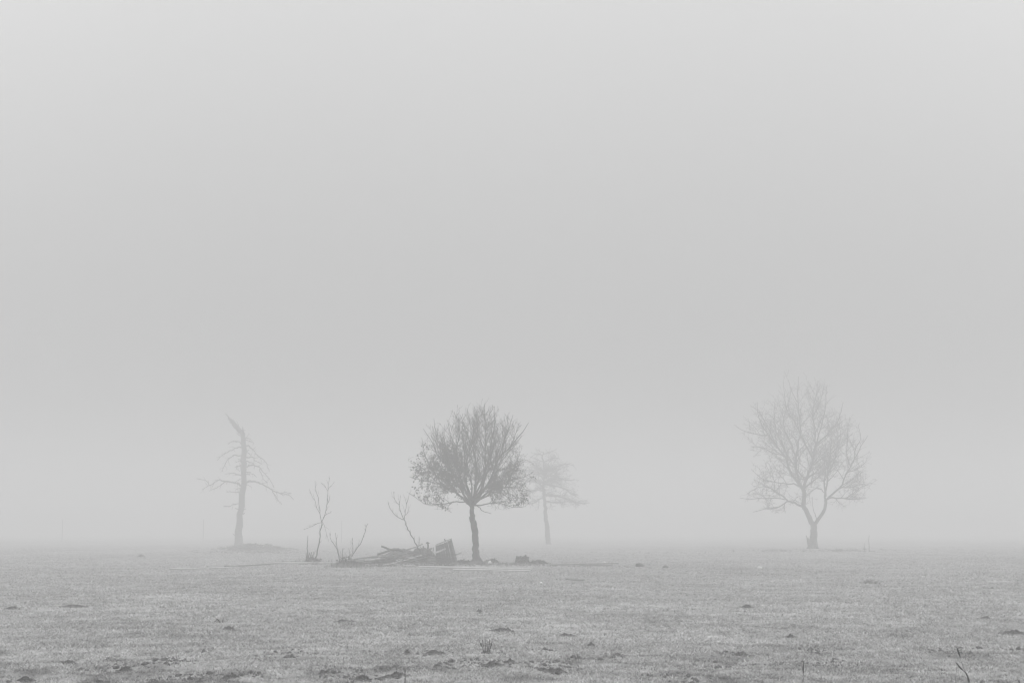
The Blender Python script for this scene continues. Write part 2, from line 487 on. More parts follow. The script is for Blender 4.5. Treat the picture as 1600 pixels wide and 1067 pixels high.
class Tree:
    def __init__(s, name, base_px, Y, label, cat, group=None, profile=None, deep=.95):
        s.Y = Y; s.s = Y / F
        p = P(base_px[0], base_px[1], Y)
        s.base = Vector((p.x, Y, G(p.x, Y)))
        s.root = empty(name, s.base, label, cat, group)
        s.nodes = []          # (px, py, depth, world)
        s.profile = None; s.deep = deep
        if profile:
            s.profile = [(P(a, y, Y).z, P(a, y, Y).x, P(b, y, Y).x) for (y, a, b) in profile]   # top to bottom
    def depth_at(s, px, py, lim=14):
        best = None; bd = lim * lim
        for n in s.nodes:
            d = (n[0] - px) ** 2 + (n[1] - py) ** 2
            if d < bd: bd = d; best = n
        return best[2] if best else 0.0
    def trace(s, pts, r0, r1, dend=0.0, k=3, dstart=None):
        """traced limb; r in photograph pixels; dend = depth of the tip in metres away from (+) or towards (-) the camera"""
        d0 = s.depth_at(*pts[0]) if dstart is None else dstart
        n = len(pts); W = []; R = []
        for i, (px, py) in enumerate(pts):
            f = i / (n - 1); d = d0 + dend * f ** 1.15
            W.append(P(px, py, s.Y + d)); R.append((r0 * (1 - f) ** 1.25 + r1 * (1 - (1 - f) ** 1.25)) * s.s)
            s.nodes.append((px, py, d))
        for i in range(n - 1):    # denser attachment nodes
            for t in (.25, .5, .75):
                f = (i + t) / (n - 1)
                s.nodes.append((pts[i][0] * (1 - t) + pts[i + 1][0] * t, pts[i][1] * (1 - t) + pts[i + 1][1] * t, d0 + dend * f ** 1.15))
        W2, R2 = smooth_path(W, R, k)
        for i in range(1, len(W2) - 1): W2[i] = W2[i] + unit() * min((1.1 if R2[i] < 2.6 * s.s else .45) * s.s, R2[i] * 1.3)
        return W2, R2
    def inside(s, p, m=1.0):
        if not s.profile: return True
        pr = s.profile; zm = pr[0][0] * .35 + pr[-1][0] * .65; z = zm + (p.z - zm) / m if p.z > zm else p.z
        if z > pr[0][0] or z < pr[-1][0]: return False
        for i in range(len(pr) - 1):
            if pr[i][0] >= z >= pr[i + 1][0]:
                f = (pr[i][0] - z) / max(pr[i][0] - pr[i + 1][0], 1e-6)
                l = pr[i][1] * (1 - f) + pr[i + 1][1] * f; r = pr[i][2] * (1 - f) + pr[i + 1][2] * f
                cx = (l + r) / 2; hw = (r - l) / 2 * m
                return ((p.x - cx) / hw) ** 2 + ((p.y - s.Y) / (hw * s.deep)) ** 2 < 1
        return False

def grow(T, mb, pts, rad, lv, prm, tips):
    """side shoots along a limb, again on the shoots, until prm['levels']"""
    seg = [(pts[i + 1] - pts[i]).length for i in range(len(pts) - 1)]
    total = sum(seg)
    if total <= 0: return
    sp_ = prm['space'][lv]; t = total * prm['start'][lv]
    roll = random.uniform(0, 6.28)
    while t < total * .985:
        a = 0; i = 0
        while i < len(seg) - 1 and a + seg[i] < t: a += seg[i]; i += 1
        f = (t - a) / max(seg[i], 1e-6); p = pts[i].lerp(pts[i + 1], min(f, 1)); r = rad[i] * (1 - f) + rad[i + 1] * f
        d = (pts[i + 1] - pts[i]).normalized()
        roll += 2.4 + random.uniform(-.5, .5)
        u = d.orthogonal().normalized(); v = d.cross(u)
        side = u * math.cos(roll) + v * math.sin(roll)
        side.z *= prm.get('flat', 1.0)
        ang = math.radians(random.uniform(*prm['angle']))
        nd = (d * math.cos(ang) + side * math.sin(ang)); nd.z += prm['up'][lv] * random.uniform(.4, 1.4)
        nd.normalize()
        L = prm['len'][lv] * random.uniform(.45, 1.25) * (1 - .45 * t / total)
        c = max(min(r * .62, prm['rmax'][lv]), prm['rmin'])
        reach = random.uniform(*prm.get('reach', (.82, 1.06))); wb = prm['wob'] * (1.4 if lv else 1); n = max(2, int(L / prm['step'])); q = [p]; cur = p.copy(); dd = nd.copy(); ok = True
        for j in range(n):
            dd = (dd + unit() * wb + Vector((0, 0, prm['trop'] * random.uniform(0, 1.5)))).normalized()
            nx = cur + dd * (L / n)
            if not T.inside(nx, reach) and random.random() < .75: break
            q.append(nx); cur = nx
        if len(q) >= 2:
            rr = [c * (1 - .75 * k / (len(q) - 1)) for k in range(len(q))]
            rr = [max(x, prm['rmin'] * .6) for x in rr]
            mb.tube(q, rr, 3 if lv >= 1 else 5, cap=False)
            tips.append((q, lv))
            if lv + 1 < prm['levels']: grow(T, mb, q, rr, lv + 1, prm, tips)
        t += sp_ * random.uniform(.6, 1.4)

def limb_part(T, path, prm, label=None, bark=M_BARK, name='limb', n=8, tips=None, seedlv=0):
    m = MB(); m.tube(path[0], path[1], n, .06)
    l = m.build(name, bark, T.root, True)
    if label: l['label'] = label
    if prm:
        tw = MB(); tp = tips if tips is not None else []
        grow(T, tw, path[0], path[1], seedlv, prm, tp)
        if tw.f:
            k = tw.build('twigs', M_TWIG, l); k['kind'] = 'stuff'
    return l

def crop(cx, cy, k, pts): return [(cx + x / k, cy + y / k) for x, y in pts]

# ---- the leafy fruit tree in the middle
YF = D(879)
T = Tree('fruit_tree', (745, 879), YF, 'dark round-crowned fruit tree with some dead leaves, right of the lumber heap', 'tree',
         profile=[(631, 745, 770), (650, 697, 800), (665, 678, 817), (690, 658, 826), (715, 646, 825), (740, 633, 832),
                  (760, 638, 838), (780, 645, 838), (790, 662, 828), (799, 695, 785)])
tr = T.trace([(746, 882), (745, 876), (743.5, 862), (742.5, 848), (742, 836), (741, 826), (739.5, 816), (738, 806), (737.6, 797), (737.5, 788), (738, 780)], 1, 1)
tr = (tr[0], [x * T.s for x in np.interp(np.linspace(0, 1, len(tr[0])), [0, .1, .2, .3, .45, .55, .66, .74, .84, .92, 1], [8.5, 6.6, 5.4, 5.0, 5.0, 5.1, 4.6, 3.6, 3.3, 5.0, 3.0])])
m = MB(); m.tube(tr[0], tr[1], 14, .07)
for a in range(6):   # root flare
    an = a * 1.05; b0 = T.base
    m.tube([b0 + Vector((math.cos(an) * .12, math.sin(an) * .12, .22)), b0 + Vector((math.cos(an) * .24, math.sin(an) * .24, .04)), b0 + Vector((math.cos(an) * .42, math.sin(an) * .42, -.06))], [.07, .06, .03], 6)
m.build('trunk', M_BARK, T.root, True)
prmF = dict(levels=3, space=[.17, .13, .14], start=[.30, .12, .2], angle=(18, 50), up=[.40, .22, .12], len=[1.9, .60, .30], rmax=[.020, .013, .009],
            rmin=.0068, step=.16, wob=.085, trop=.02, reach=(.80, 1.07))
prmLow = dict(prmF, up=[.08, .03, 0], len=[1.15, .65, .36], wob=.26, step=.12, trop=-.005, angle=(30, 80), space=[.14, .13, .13], start=[.3, .12, .2])
K = lambda pts: crop(610, 610, 3.68, pts)
tips = []; tipsLow = []
FL = [([(455, 655), (420, 620), (360, 570), (290, 540), (200, 520), (110, 495)], 2.2, .35, -1.1, 1),
      ([(455, 660), (430, 642), (380, 640), (300, 650), (210, 655), (160, 625), (110, 590)], 1.5, .3, .5, 1),
      ([(460, 650), (400, 560), (350, 460), (290, 400), (240, 300), (190, 220)], 2.3, .35, 1.2, 0),
      ([(462, 650), (410, 520), (385, 430), (380, 330), (400, 230), (365, 120)], 2.2, .35, -.9, 0),
      ([(465, 640), (430, 500), (440, 400), (470, 280), (480, 230), (510, 190), (540, 85)], 2.0, .3, .7, 0),
      ([(472, 650), (490, 540), (490, 440), (480, 330), (460, 210), (440, 100)], 2.2, .3, -.5, 0),
      ([(476, 650), (540, 520), (570, 430), (580, 320), (600, 220), (598, 90)], 2.5, .35, .9, 0),
      ([(478, 650), (560, 540), (620, 400), (700, 310), (760, 240), (795, 185)], 2.5, .35, -1.0, 0),
      ([(480, 655), (580, 570), (660, 560), (740, 560), (810, 580)], 2.2, .35, 1.0, 1),
      ([(480, 660), (540, 655), (620, 645), (700, 670), (780, 665)], 1.4, .3, -.6, 1),
      ([(470, 640), (540, 480), (545, 350), (545, 200), (542, 75)], 2.1, .3, .3, 0),
      ([(465, 640), (390, 600), (300, 480), (220, 440), (150, 410)], 2.0, .3, .9, 1),
      ([(470, 640), (560, 600), (650, 500), (720, 440), (780, 400)], 2.0, .3, -1.3, 1),
      ([(340, 450), (330, 380), (270, 290), (250, 160)], 1.2, .3, -.6, 0),
      ([(620, 400), (650, 300), (680, 220), (705, 140)], 1.2, .3, .6, 0),
      ([(300, 545), (250, 470), (200, 380), (180, 270)], 1.2, .3, .2, 1),
      ([(660, 560), (700, 480), (730, 400), (745, 350)], 1.1, .3, .1, 1),
      ([(590, 470), (660, 450), (710, 430), (765, 400)], 1.0, .3, .5, 1), ([(560, 540), (600, 480), (640, 380), (665, 240)], 1.3, .3, -.5, 0),
      ([(420, 580), (385, 500), (320, 420), (280, 330), (240, 240)], 1.3, .3, .6, 0), ([(380, 330), (345, 250), (330, 170)], .9, .3, .4, 0),
      ([(545, 350), (505, 250), (495, 120)], .9, .3, -.4, 0), ([(690, 320), (715, 260), (745, 200)], .8, .3, .3, 0),
      ([(600, 570), (680, 520), (760, 500), (820, 470)], 1.1, .3, -.4, 1), ([(330, 560), (260, 520), (190, 450), (130, 440)], 1.0, .3, .3, 1)]
for (pts, r0, r1, de, low) in FL:
    limb_part(T, T.trace(K(pts), r0 * .82, r1 * .8, de), prmLow if low else prmF, tips=tipsLow if low else tips)
# limbs reaching towards and away from the camera
for k, (x1, y1) in enumerate([(-52, 745), (30, 700), (-8, 705), (54, 748), (-30, 720), (12, 740), (40, 765), (-36, 768)]):
    s0 = (-1, 1)[k % 2]
    limb_part(T, T.trace([(738, 784), (738 + x1 * .3, 770 + (y1 - 770) * .3), (738 + x1 * .7, (784 + y1) / 2 - 6), (738 + x1, y1)], 1.5, .25, s0 * random.uniform(1.7, 2.6)),
              prmF, tips=tipsLow if y1 > 730 else tips)
limb_part(T, T.trace(K([(490, 655), (515, 675), (530, 692), (580, 708)]), .9, .3, -.4), None, 'broken stub hanging below the crown')
# dead leaves still hanging in the lower crown
lf = MB()
def leaf(mb, p, s=.05):
    d = unit(); d.z -= .6; d.normalize(); u = d.orthogonal().normalized(); v = d.cross(u)
    u = (u * math.cos(1) + v * math.sin(random.uniform(0, 6))).normalized()
    L = s * random.uniform(.7, 1.5); wv = L * .36
    mb.quad(p, p + d * L * .5 + u * wv + v * L * .1, p + d * L, p + d * L * .5 - u * wv + v * L * .1)
for (q, lv) in tipsLow + tips:
    if lv < 1: continue
    e = q[-1]; z = e.z - T.base.z
    dens = float(vn(e.x / .45 + 40, e.z / .45 + e.y * .5, 61))
    left = e.x < T.base.x - .4
    lim = .44 if left else .50
    if z > (5.6 if left else 4.6) or dens < lim: continue
    for pt in q[1:]:
        for _ in range(2):
            if random.random() < (.36 if left else .30): leaf(lf, pt + unit() * .05, .085)
o = lf.build('dead_leaves', M_LEAF, T.root); o['kind'] = 'stuff'

# ---- the large bare tree on the right
YR = D(857)
T = Tree('bare_tree', (1270, 857), YR, 'large leafless tree with a forked trunk standing alone on the right in the mist', 'tree',
         profile=[(584, 1238, 1262), (600, 1218, 1292), (630, 1186, 1320), (660, 1148, 1340), (690, 1165, 1355), (720, 1172, 1358),
                  (750, 1168, 1366), (775, 1156, 1358), (792, 1180, 1342), (803, 1200, 1320)])
K = lambda pts: crop(1130, 570, 3.441, pts)
tr = T.trace(K([(484, 995), (485, 970), (486, 930), (487, 890), (487, 860)]), 6.8, 4.8)
m = MB(); m.tube(tr[0], tr[1], 14, .1)
for a in range(6):
    an = a * 1.05 + .3; b0 = T.base
    m.tube([b0 + Vector((math.cos(an) * .2, math.sin(an) * .2, .4)), b0 + Vector((math.cos(an) * .42, math.sin(an) * .42, .06)), b0 + Vector((math.cos(an) * .7, math.sin(an) * .7, -.1))], [.12, .10, .05], 6)
m.build('trunk', M_BARK, T.root, True)
m = MB()      # splintered stub clasping the left of the trunk
for (a, b, c, r) in ((466, 985, (447, 915), 3.0), (462, 990, (460, 925), 2.6), (472, 985, (470, 935), 2.6)):
    A = K([(a, b), c]); p0 = P(*A[0], YR - .2); p1 = P(*A[1], YR - .25)
    m.tube([p0, p0.lerp(p1, .5), p1], [r * T.s, r * .7 * T.s, .2 * T.s], 7, .12)
m.build('stub', M_BARK, T.root, True)['label'] = 'splintered stub at the foot of the trunk'
prmR = dict(levels=4, space=[.38, .36, .34, .3], start=[.2, .15, .15, .2], angle=(28, 68), up=[.45, .3, .2, .1], len=[2.5, 1.2, .7, .4], rmax=[.042, .024, .015, .012],
            rmin=.0125, step=.26, wob=.13, trop=.02, reach=(.74, 1.14))
prmR2 = dict(prmR, up=[.18, .1, .05, 0], trop=.01, wob=.22)
RL = [([(487, 865), (470, 838), (450, 790), (432, 755), (438, 700), (430, 668)], 4.2, 3.0, .3, None),
      ([(430, 672), (400, 600), (392, 530), (400, 440), (415, 350), (405, 250), (400, 150), (405, 62)], 2.3, .4, 1.2, prmR),
      ([(432, 672), (445, 620), (470, 560), (488, 480), (495, 430), (490, 350), (480, 250), (500, 170), (505, 85)], 2.4, .4, -1.0, prmR),
      ([(425, 665), (365, 580), (330, 490), (260, 400), (215, 340), (185, 260), (182, 200)], 2.0, .4, -1.8, prmR),
      ([(240, 375), (200, 380), (150, 365), (100, 350), (60, 322)], .9, .3, -.4, prmR2),
      ([(345, 520), (330, 440), (290, 370), (275, 280), (280, 180)], 1.1, .35, .9, prmR),
      ([(430, 765), (385, 742), (345, 735), (290, 765), (225, 775), (160, 790)], 1.8, .35, -1.2, prmR2),
      ([(350, 735), (300, 690), (250, 660), (200, 655), (130, 690)], 1.1, .3, .9, prmR2),
      ([(345, 733), (330, 722), (250, 715), (150, 722), (92, 716)], 1.0, .3, -1.2, prmR2),
      ([(412, 650), (380, 640), (330, 640), (270, 630), (220, 615), (180, 590), (150, 560)], 1.2, .3, 1.8, prmR2),
      ([(480, 500), (440, 420), (415, 370), (380, 300), (340, 240), (322, 90)], 1.4, .35, .8, prmR),
      ([(395, 520), (370, 430), (335, 370), (325, 300), (350, 200), (370, 120)], 1.3, .35, 1.8, prmR),
      ([(485, 540), (540, 500), (590, 470), (625, 420), (632, 350)], 1.3, .35, -2.0, prmR),
      ([(495, 435), (560, 370), (610, 310), (635, 250), (645, 200)], 1.3, .35, 1.4, prmR),
      ([(493, 440), (530, 330), (550, 200), (557, 110)], 1.2, .35, .9, prmR),
      ([(488, 870), (490, 858), (520, 820), (545, 775), (550, 725)], 2.9, 2.3, -.4, None),
      ([(550, 725), (548, 660), (550, 600), (590, 540), (605, 470), (620, 380)], 1.5, .35, 1.5, prmR),
      ([(550, 725), (590, 695), (640, 640), (665, 580), (700, 520), (740, 440), (778, 378)], 1.7, .35, -1.2, prmR),
      ([(552, 724), (590, 712), (650, 718), (700, 690), (740, 655), (800, 635)], 1.4, .35, .9, prmR2),
      ([(650, 718), (700, 722), (765, 712)], .8, .3, -.6, prmR2),
      ([(628, 652), (680, 660), (740, 640), (790, 650)], .8, .3, -.8, prmR2),
      ([(665, 580), (720, 560), (760, 530)], .9, .3, .8, prmR2),
      ([(685, 545), (665, 480), (670, 400), (665, 320)], .9, .3, .5, prmR),
      ([(700, 520), (715, 440), (740, 400), (725, 318)], .9, .3, -.9, prmR),
      ([(548, 690), (515, 662), (480, 672), (452, 702)], .7, .3, -.5, prmR2), ([(549, 640), (520, 600), (512, 545)], .8, .3, .6, prmR2),
      ([(330, 490), (260, 470), (200, 440), (150, 440)], .9, .3, .8, prmR2), ([(280, 425), (220, 300), (190, 250), (150, 220)], .8, .3, .5, prmR),
      ([(400, 200), (365, 140), (350, 80)], .8, .3, -.5, prmR), ([(485, 280), (520, 200), (540, 120)], .8, .3, .5, prmR)]
for (pts, r0, r1, de, pr) in RL: limb_part(T, T.trace(K(pts), r0, r1, de), pr)
for k in range(6):
    sgn = (-1, 1)[k % 2]; x1 = random.uniform(-45, 45); y1 = random.uniform(620, 760); b0 = random.choice([(1255, 764), (1258, 750), (1290, 775)])
    limb_part(T, T.trace([b0, (b0[0] + x1 * .3, b0[1] * .75 + y1 * .25), (b0[0] + x1 * .7, b0[1] * .4 + y1 * .6), (b0[0] + x1, y1)], 1.5, .35, sgn * random.uniform(2.2, 4.0)), prmR)
limb_part(T, T.trace(K([(505, 838), (498, 810), (485, 780), (478, 708)]), .7, .3, -.3), None)

# ---- the tiered thorn tree behind the fruit tree
YT = D(850)
T = Tree('tiered_tree', (857, 850), YT, 'faint small tree with level tiers of branches behind the fruit tree', 'tree',
         profile=[(698, 838, 872), (712, 826, 880), (730, 812, 902), (750, 798, 908), (770, 800, 908), (784, 798, 926), (798, 822, 900)])
K = lambda pts: crop(720, 680, 4.639, pts)
tr = T.trace(K([(640, 795), (636, 775), (628, 700), (625, 650), (614, 590), (612, 530), (605, 450), (598, 400), (600, 330), (610, 270), (597, 200), (592, 150), (600, 120)]), 4.4, .7)
m = MB(); m.tube(tr[0], tr[1], 12, .1); m.build('trunk', M_BARK, T.root, True)
prmT = dict(levels=3, space=[.28, .22, .2], start=[.12, .1, .2], angle=(25, 75), up=[.05, .05, 0], len=[1.7, .85, .5], rmax=[.04, .022, .014],
            rmin=.0165, step=.25, wob=.28, trop=.0, flat=.5)
TL = [([(610, 262), (660, 240), (730, 212), (820, 212)], 1.1, -1.0), ([(605, 300), (670, 290), (740, 320), (805, 328)], 1.1, 1.2),
      ([(603, 352), (680, 370), (760, 390), (800, 430), (850, 430)], 1.3, -1.5), ([(606, 432), (680, 440), (760, 460), (860, 490), (935, 488)], 1.5, -.5),
      ([(610, 480), (700, 485), (800, 480), (850, 505)], 1.2, 1.8), ([(592, 150), (550, 135), (505, 160)], .7, .7), ([(603, 292), (550, 265), (470, 250), (425, 235)], 1.1, 1.0),
      ([(600, 372), (540, 340), (480, 330), (435, 310)], 1.2, -1.2), ([(600, 402), (540, 400), (480, 430), (425, 450)], 1.3, .7), ([(605, 442), (550, 480), (500, 500), (470, 505)], 1.2, -1.2),
      ([(596, 190), (560, 180), (530, 195)], .7, -.8), ([(597, 200), (650, 170), (705, 165)], .8, .9), ([(595, 140), (620, 130), (685, 108)], .6, -.3), ([(595, 125), (570, 112), (545, 108)], .5, .3)]
for (pts, r0, de) in TL: limb_part(T, T.trace(K(pts), r0, .35, de), prmT)
for k in range(12):
    sgn = (-1, 1)[k % 2]; y0 = random.uniform(735, 785); x1 = random.uniform(-25, 25)
    limb_part(T, T.trace([(850, y0), (850 + x1 * .4, y0 - 4), (850 + x1, y0 - 2)], 1.1, .35, sgn * random.uniform(1.8, 3.2)), prmT)

# ---- the broken snag on the left
YS = D(852)
T = Tree('dead_tree', (371.5, 852), YS, 'broken dead tree with a bent snapped top and drooping bare branches, on the left', 'tree')
K = lambda pts: crop(260, 620, 3.81, pts)
tr = T.trace(K([(422, 900), (425, 880), (431, 800), (440, 700), (448, 620), (455, 550), (458, 470), (460, 400), (461, 320), (460, 260), (456, 222), (436, 200), (412, 172), (388, 145), (368, 120), (348, 100)]), 1, 1)
tr = (tr[0], [x * T.s for x in np.interp(np.linspace(0, 15, len(tr[0])), range(16), [7.2, 6.3, 5.2, 4.7, 4.4, 4.3, 4.1, 4.0, 3.9, 3.7, 3.5, 3.4, 3.6, 2.7, 1.0, .25])])
m = MB(); m.tube(tr[0], tr[1], 16, .14)
A = K([(458, 235), (456, 205), (454, 178)]); m.tube([P(*a, YS) for a in A], [2.6 * T.s, 1.6 * T.s, .3 * T.s], 7, .1)
A = K([(432, 200), (428, 165), (418, 140)]); m.tube([P(*a, YS) for a in A], [.7 * T.s, .5 * T.s, .25 * T.s], 5)
A = K([(410, 170), (405, 150), (400, 132)]); m.tube([P(*a, YS) for a in A], [.6 * T.s, .4 * T.s, .2 * T.s], 5)
for k in range(16):      # broken stubs and ragged shards
    i_ = random.randrange(4, len(tr[0]) - 6); p = tr[0][i_]; a = random.uniform(0, 6.28); L = random.uniform(.25, .7)
    d = Vector((math.cos(a), math.sin(a), random.uniform(-.2, .5))).normalized()
    m.tube([p, p + d * (tr[1][i_] + L * .5), p + d * (tr[1][i_] + L) + Vector((0, 0, .08))], [.07, .05, .02], 5, .2)
m.build('trunk', M_SNAG, T.root, True)
prmS = dict(levels=2, space=[.42, .4], start=[.25, .3], angle=(25, 75), up=[-.2, -.2], len=[.8, .45], rmax=[.03, .018],
            rmin=.011, step=.2, wob=.28, trop=-.03)
SL = [([(465, 246), (485, 245), (502, 252)], .7, .5), ([(466, 258), (495, 262), (522, 274)], .6, -.5), ([(450, 278), (425, 268), (400, 262), (368, 280)], .9, .6),
      ([(450, 300), (420, 302), (400, 310), (350, 335), (325, 352), (303, 377)], .9, -1.0), ([(470, 292), (490, 294), (510, 310), (540, 345), (585, 380), (605, 420), (612, 445)], 1.0, .8),
      ([(450, 350), (400, 350), (370, 370), (350, 400), (328, 445)], .8, .9), ([(470, 358), (515, 362), (525, 378), (562, 396)], .9, -.8), ([(470, 382), (500, 388), (520, 402), (478, 416)], .8, .6),
      ([(470, 420), (500, 405), (550, 420), (580, 450), (615, 490), (642, 540)], .9, -1.2), ([(555, 428), (565, 460), (580, 490), (602, 512)], .6, .3), ([(450, 468), (420, 462), (400, 455), (358, 458)], .8, -.7),
      ([(468, 462), (510, 458), (538, 477)], .7, .9), ([(450, 388), (430, 382), (412, 392)], .6, -.6), ([(452, 420), (425, 408), (415, 418), (425, 432), (438, 442)], .7, .5),
      ([(448, 528), (430, 517), (410, 512), (350, 503), (315, 492), (285, 512), (255, 525), (240, 500), (178, 486)], 1.5, -1.5), ([(352, 505), (325, 525), (300, 540), (262, 556)], .7, .6), ([(258, 524), (240, 535), (213, 550)], .5, -.2),
      ([(468, 512), (490, 503), (520, 502), (560, 515), (620, 545), (680, 578), (720, 580), (758, 612)], 1.5, 1.2), ([(625, 550), (650, 590), (665, 612), (687, 640)], .7, -.6), ([(682, 578), (700, 568), (745, 572)], .5, .3),
      ([(445, 577), (430, 568), (400, 563), (358, 565)], .8, .7), ([(440, 638), (425, 636), (400, 640), (375, 652), (340, 648)], .7, -.8), ([(470, 330), (490, 335), (505, 350)], .6, -.5)]
for (pts, r0, de) in SL: limb_part(T, T.trace(K(pts), r0 * 1.25, .4, de, k=4), prmS, bark=M_SNAG, name='branch', n=6)
for k in range(6):
    y0 = random.uniform(700, 770)
    limb_part(T, T.trace([(380, y0), (380 + random.uniform(-6, 6), y0 - 2), (380 + random.uniform(-14, 14), y0 + 6)], .8, .3, (-1, 1)[k % 2] * random.uniform(1.5, 2.6)), prmS, bark=M_SNAG, name='branch', n=6)

# ------------------------------------------------------------------ saplings and shrub shoots by the heap
K = lambda pts: crop(460, 740, 5.333, pts)
def shoots(name, base, Y, label, cat, lst, group=None, r0=.8, sub='shoot', prm=None, mt=M_BARK):
    T = Tree(name, base, Y, label, cat, group)
    for i, e in enumerate(lst):
        pts, a, b, de = e[:4]
        limb_part(T, T.trace(K(pts), a * (.95 if prm is None else .9), b * (.95 if prm is None else .9), de, dstart=0 if i == 0 else None), prm, name='stem' if i == 0 else sub, n=6, bark=mt)
    return T
prmSap = dict(levels=2, space=[.30, .25], start=[.25, .3], angle=(20, 45), up=[.35, .2], len=[.38, .18], rmax=[.008, .006],
              rmin=.005, step=.1, wob=.12, trop=.03)
shoots('sapling', (493, 878), D(878), 'thin bare sapling with upright forks left of the lumber heap', 'sapling', [
    ([(172, 735), (178, 700), (200, 600), (215, 480), (228, 400)], 1.5, .75, 0),
    ([(228, 400), (215, 330), (205, 250), (200, 200), (180, 150), (172, 55)], .55, .25, .4),
    ([(216, 335), (190, 290), (172, 225), (150, 195), (124, 128)], .45, .22, -.4),
    ([(228, 400), (255, 340), (270, 260), (280, 150), (280, 110), (293, 35)], .65, .25, -.3),
    ([(270, 262), (290, 215), (296, 178)], .45, .22, .2), ([(280, 120), (298, 108), (318, 88)], .35, .2, .2), ([(279, 145), (262, 118), (222, 75)], .35, .2, -.3),
    ([(238, 365), (270, 335), (308, 322)], .4, .2, .3), ([(222, 405), (200, 410), (150, 435), (78, 463)], .5, .25, -.3),
    ([(232, 400), (250, 430), (270, 510), (287, 565)], .3, .2, .3)], prm=prmSap)
T = shoots('stump', (482, 877), D(877) - .3, 'dark splintered stump with upright spikes beside the thin sapling', 'stump', [
    ([(107, 745), (106, 700), (106, 640), (110, 580), (113, 512)], 1.6, .35, 0),
    ([(122, 745), (124, 700), (122, 655)], 2.3, .6, .1), ([(136, 745), (138, 700), (145, 650)], 1.9, .5, -.1), ([(100, 745), (99, 700), (98, 655)], 1.2, .4, -.2),
    ([(150, 745), (152, 705), (160, 650)], 1.1, .4, .2), ([(114, 742), (128, 735), (146, 742)], 3.2, 2.6, .05), ([(142, 735), (160, 680), (175, 640)], .5, .2, -.3)], sub='spike', mt=M_SNAG)
shoots('shrub', (541, 883), D(882), 'low twiggy shrub sending up bare whips at the left end of the lumber heap', 'shrub', [
    ([(378, 730), (372, 690), (350, 620), (320, 575), (300, 540), (300, 495)], .8, .25, 0),
    ([(378, 720), (368, 680), (355, 600), (342, 490)], .9, .3, .2), ([(403, 730), (402, 680), (400, 620)], .6, .3, -.2), ([(460, 720), (462, 690), (460, 645)], 1.0, .4, .2),
    ([(470, 730), (475, 695), (490, 660), (545, 590), (580, 510), (600, 435), (614, 415)], .9, .3, -.3), ([(487, 665), (486, 600), (482, 533)], .5, .25, .3),
    ([(480, 690), (500, 650), (515, 610)], .5, .2, .2), ([(430, 730), (432, 700), (428, 660)], .6, .3, .1), ([(392, 730), (385, 700), (370, 665)], .6, .3, -.3),
    ([(445, 730), (450, 700), (470, 670)], .6, .3, -.4)], prm=prmSap)
shoots('sapling', (655, 862), D(882) + .6, 'slim leaning sapling forked at its top, rising out of the lumber heap', 'sapling', [
    ([(1085, 720), (1055, 650), (1020, 600), (975, 510), (935, 440), (915, 380)], 1.2, .7, 0),
    ([(915, 380), (880, 300), (872, 260), (835, 215), (827, 148)], .6, .25, .3), ([(873, 262), (880, 220), (886, 178)], .4, .22, -.2),
    ([(914, 382), (860, 360), (815, 315), (790, 270), (778, 228)], .6, .22, -.4), ([(915, 378), (925, 310), (935, 250), (915, 190)], .6, .22, .3),
    ([(935, 250), (950, 200), (957, 160)], .4, .2, .2), ([(924, 345), (942, 325), (948, 298)], .35, .2, -.2), ([(1030, 610), (1042, 570), (1047, 535)], .4, .2, .2)], prm=prmSap)

# ------------------------------------------------------------------ the lumber heap
YH = D(884)
mound = MB()
for (px, py, wp, hp, s) in ((585, 880, 85, 8, 1), (622, 880, 80, 18, 2), (655, 880, 75, 22, 5), (690, 881, 46, 12, 3), (540, 881, 34, 6, 4)):
    q = GP(px, py); k = q.y / F; mound.mound(q.x, q.y + .6, wp * k * .55, .9, hp * k, seed=s, nr=14, na=40, lump=.28)
o = mound.build('earth_heap', M_SOIL, origin=GP(640, 882)); tag(o, 'low earth heap buried under the old lumber left of the fruit tree', 'earth heap')

br = MB()
for i in range(210):
    px = random.uniform(555, 715); f = (px - 555) / 160
    hp = (2 + 17 * min(f * 1.4, 1)) * random.uniform(.1, 1.0); Yk = D(884) + random.uniform(-.9, .5)
    c = P(px, 881 - hp * .95, Yk); L = random.uniform(.15, .6); a = random.uniform(-.5, .7)
    d = Vector((math.cos(a), random.uniform(-.5, .5), math.sin(a) * random.choice([1, .4, .2]))).normalized() * L
    r = random.uniform(.006, .02)
    br.tube([c - d * .5, c + Vector((0, 0, random.uniform(-.03, .03))), c + d * .5], [r, r * .9, r * .5], 4, .2)
for i in range(90):
    px = random.uniform(560, 715); q = GP(px, 884 + random.uniform(-1, 1)); tuft(br, q.x, q.y, random.uniform(.10, .28), 5, .5, .008)
tag(br.build('brushwood', M_WEED), 'tangle of sticks and dead stems caught in the lumber heap', 'brushwood', kind='stuff')
GB = 'old boards and poles tipped on the heap'
def board(px0, py0, px1, py1, d0, d1, wp, m, label, th=.045, group=GB, name='board', cat='board', edge=False):
    Y0 = YH + d0; Y1 = YH + d1
    a = P(px0, py0, Y0); b = P(px1, py1, Y1); mb = MB()
    o_ = a.lerp(b, .5)
    up = Vector((0, -.55, .85)) if not edge else Vector((0, -1, .25))
    mb.beam(a, b, wp * YH / F, th, up, jag=.03, nseg=5, bow=random.uniform(-.02, .03))
    return tag(mb.build(name, m, origin=o_), label, cat, group)
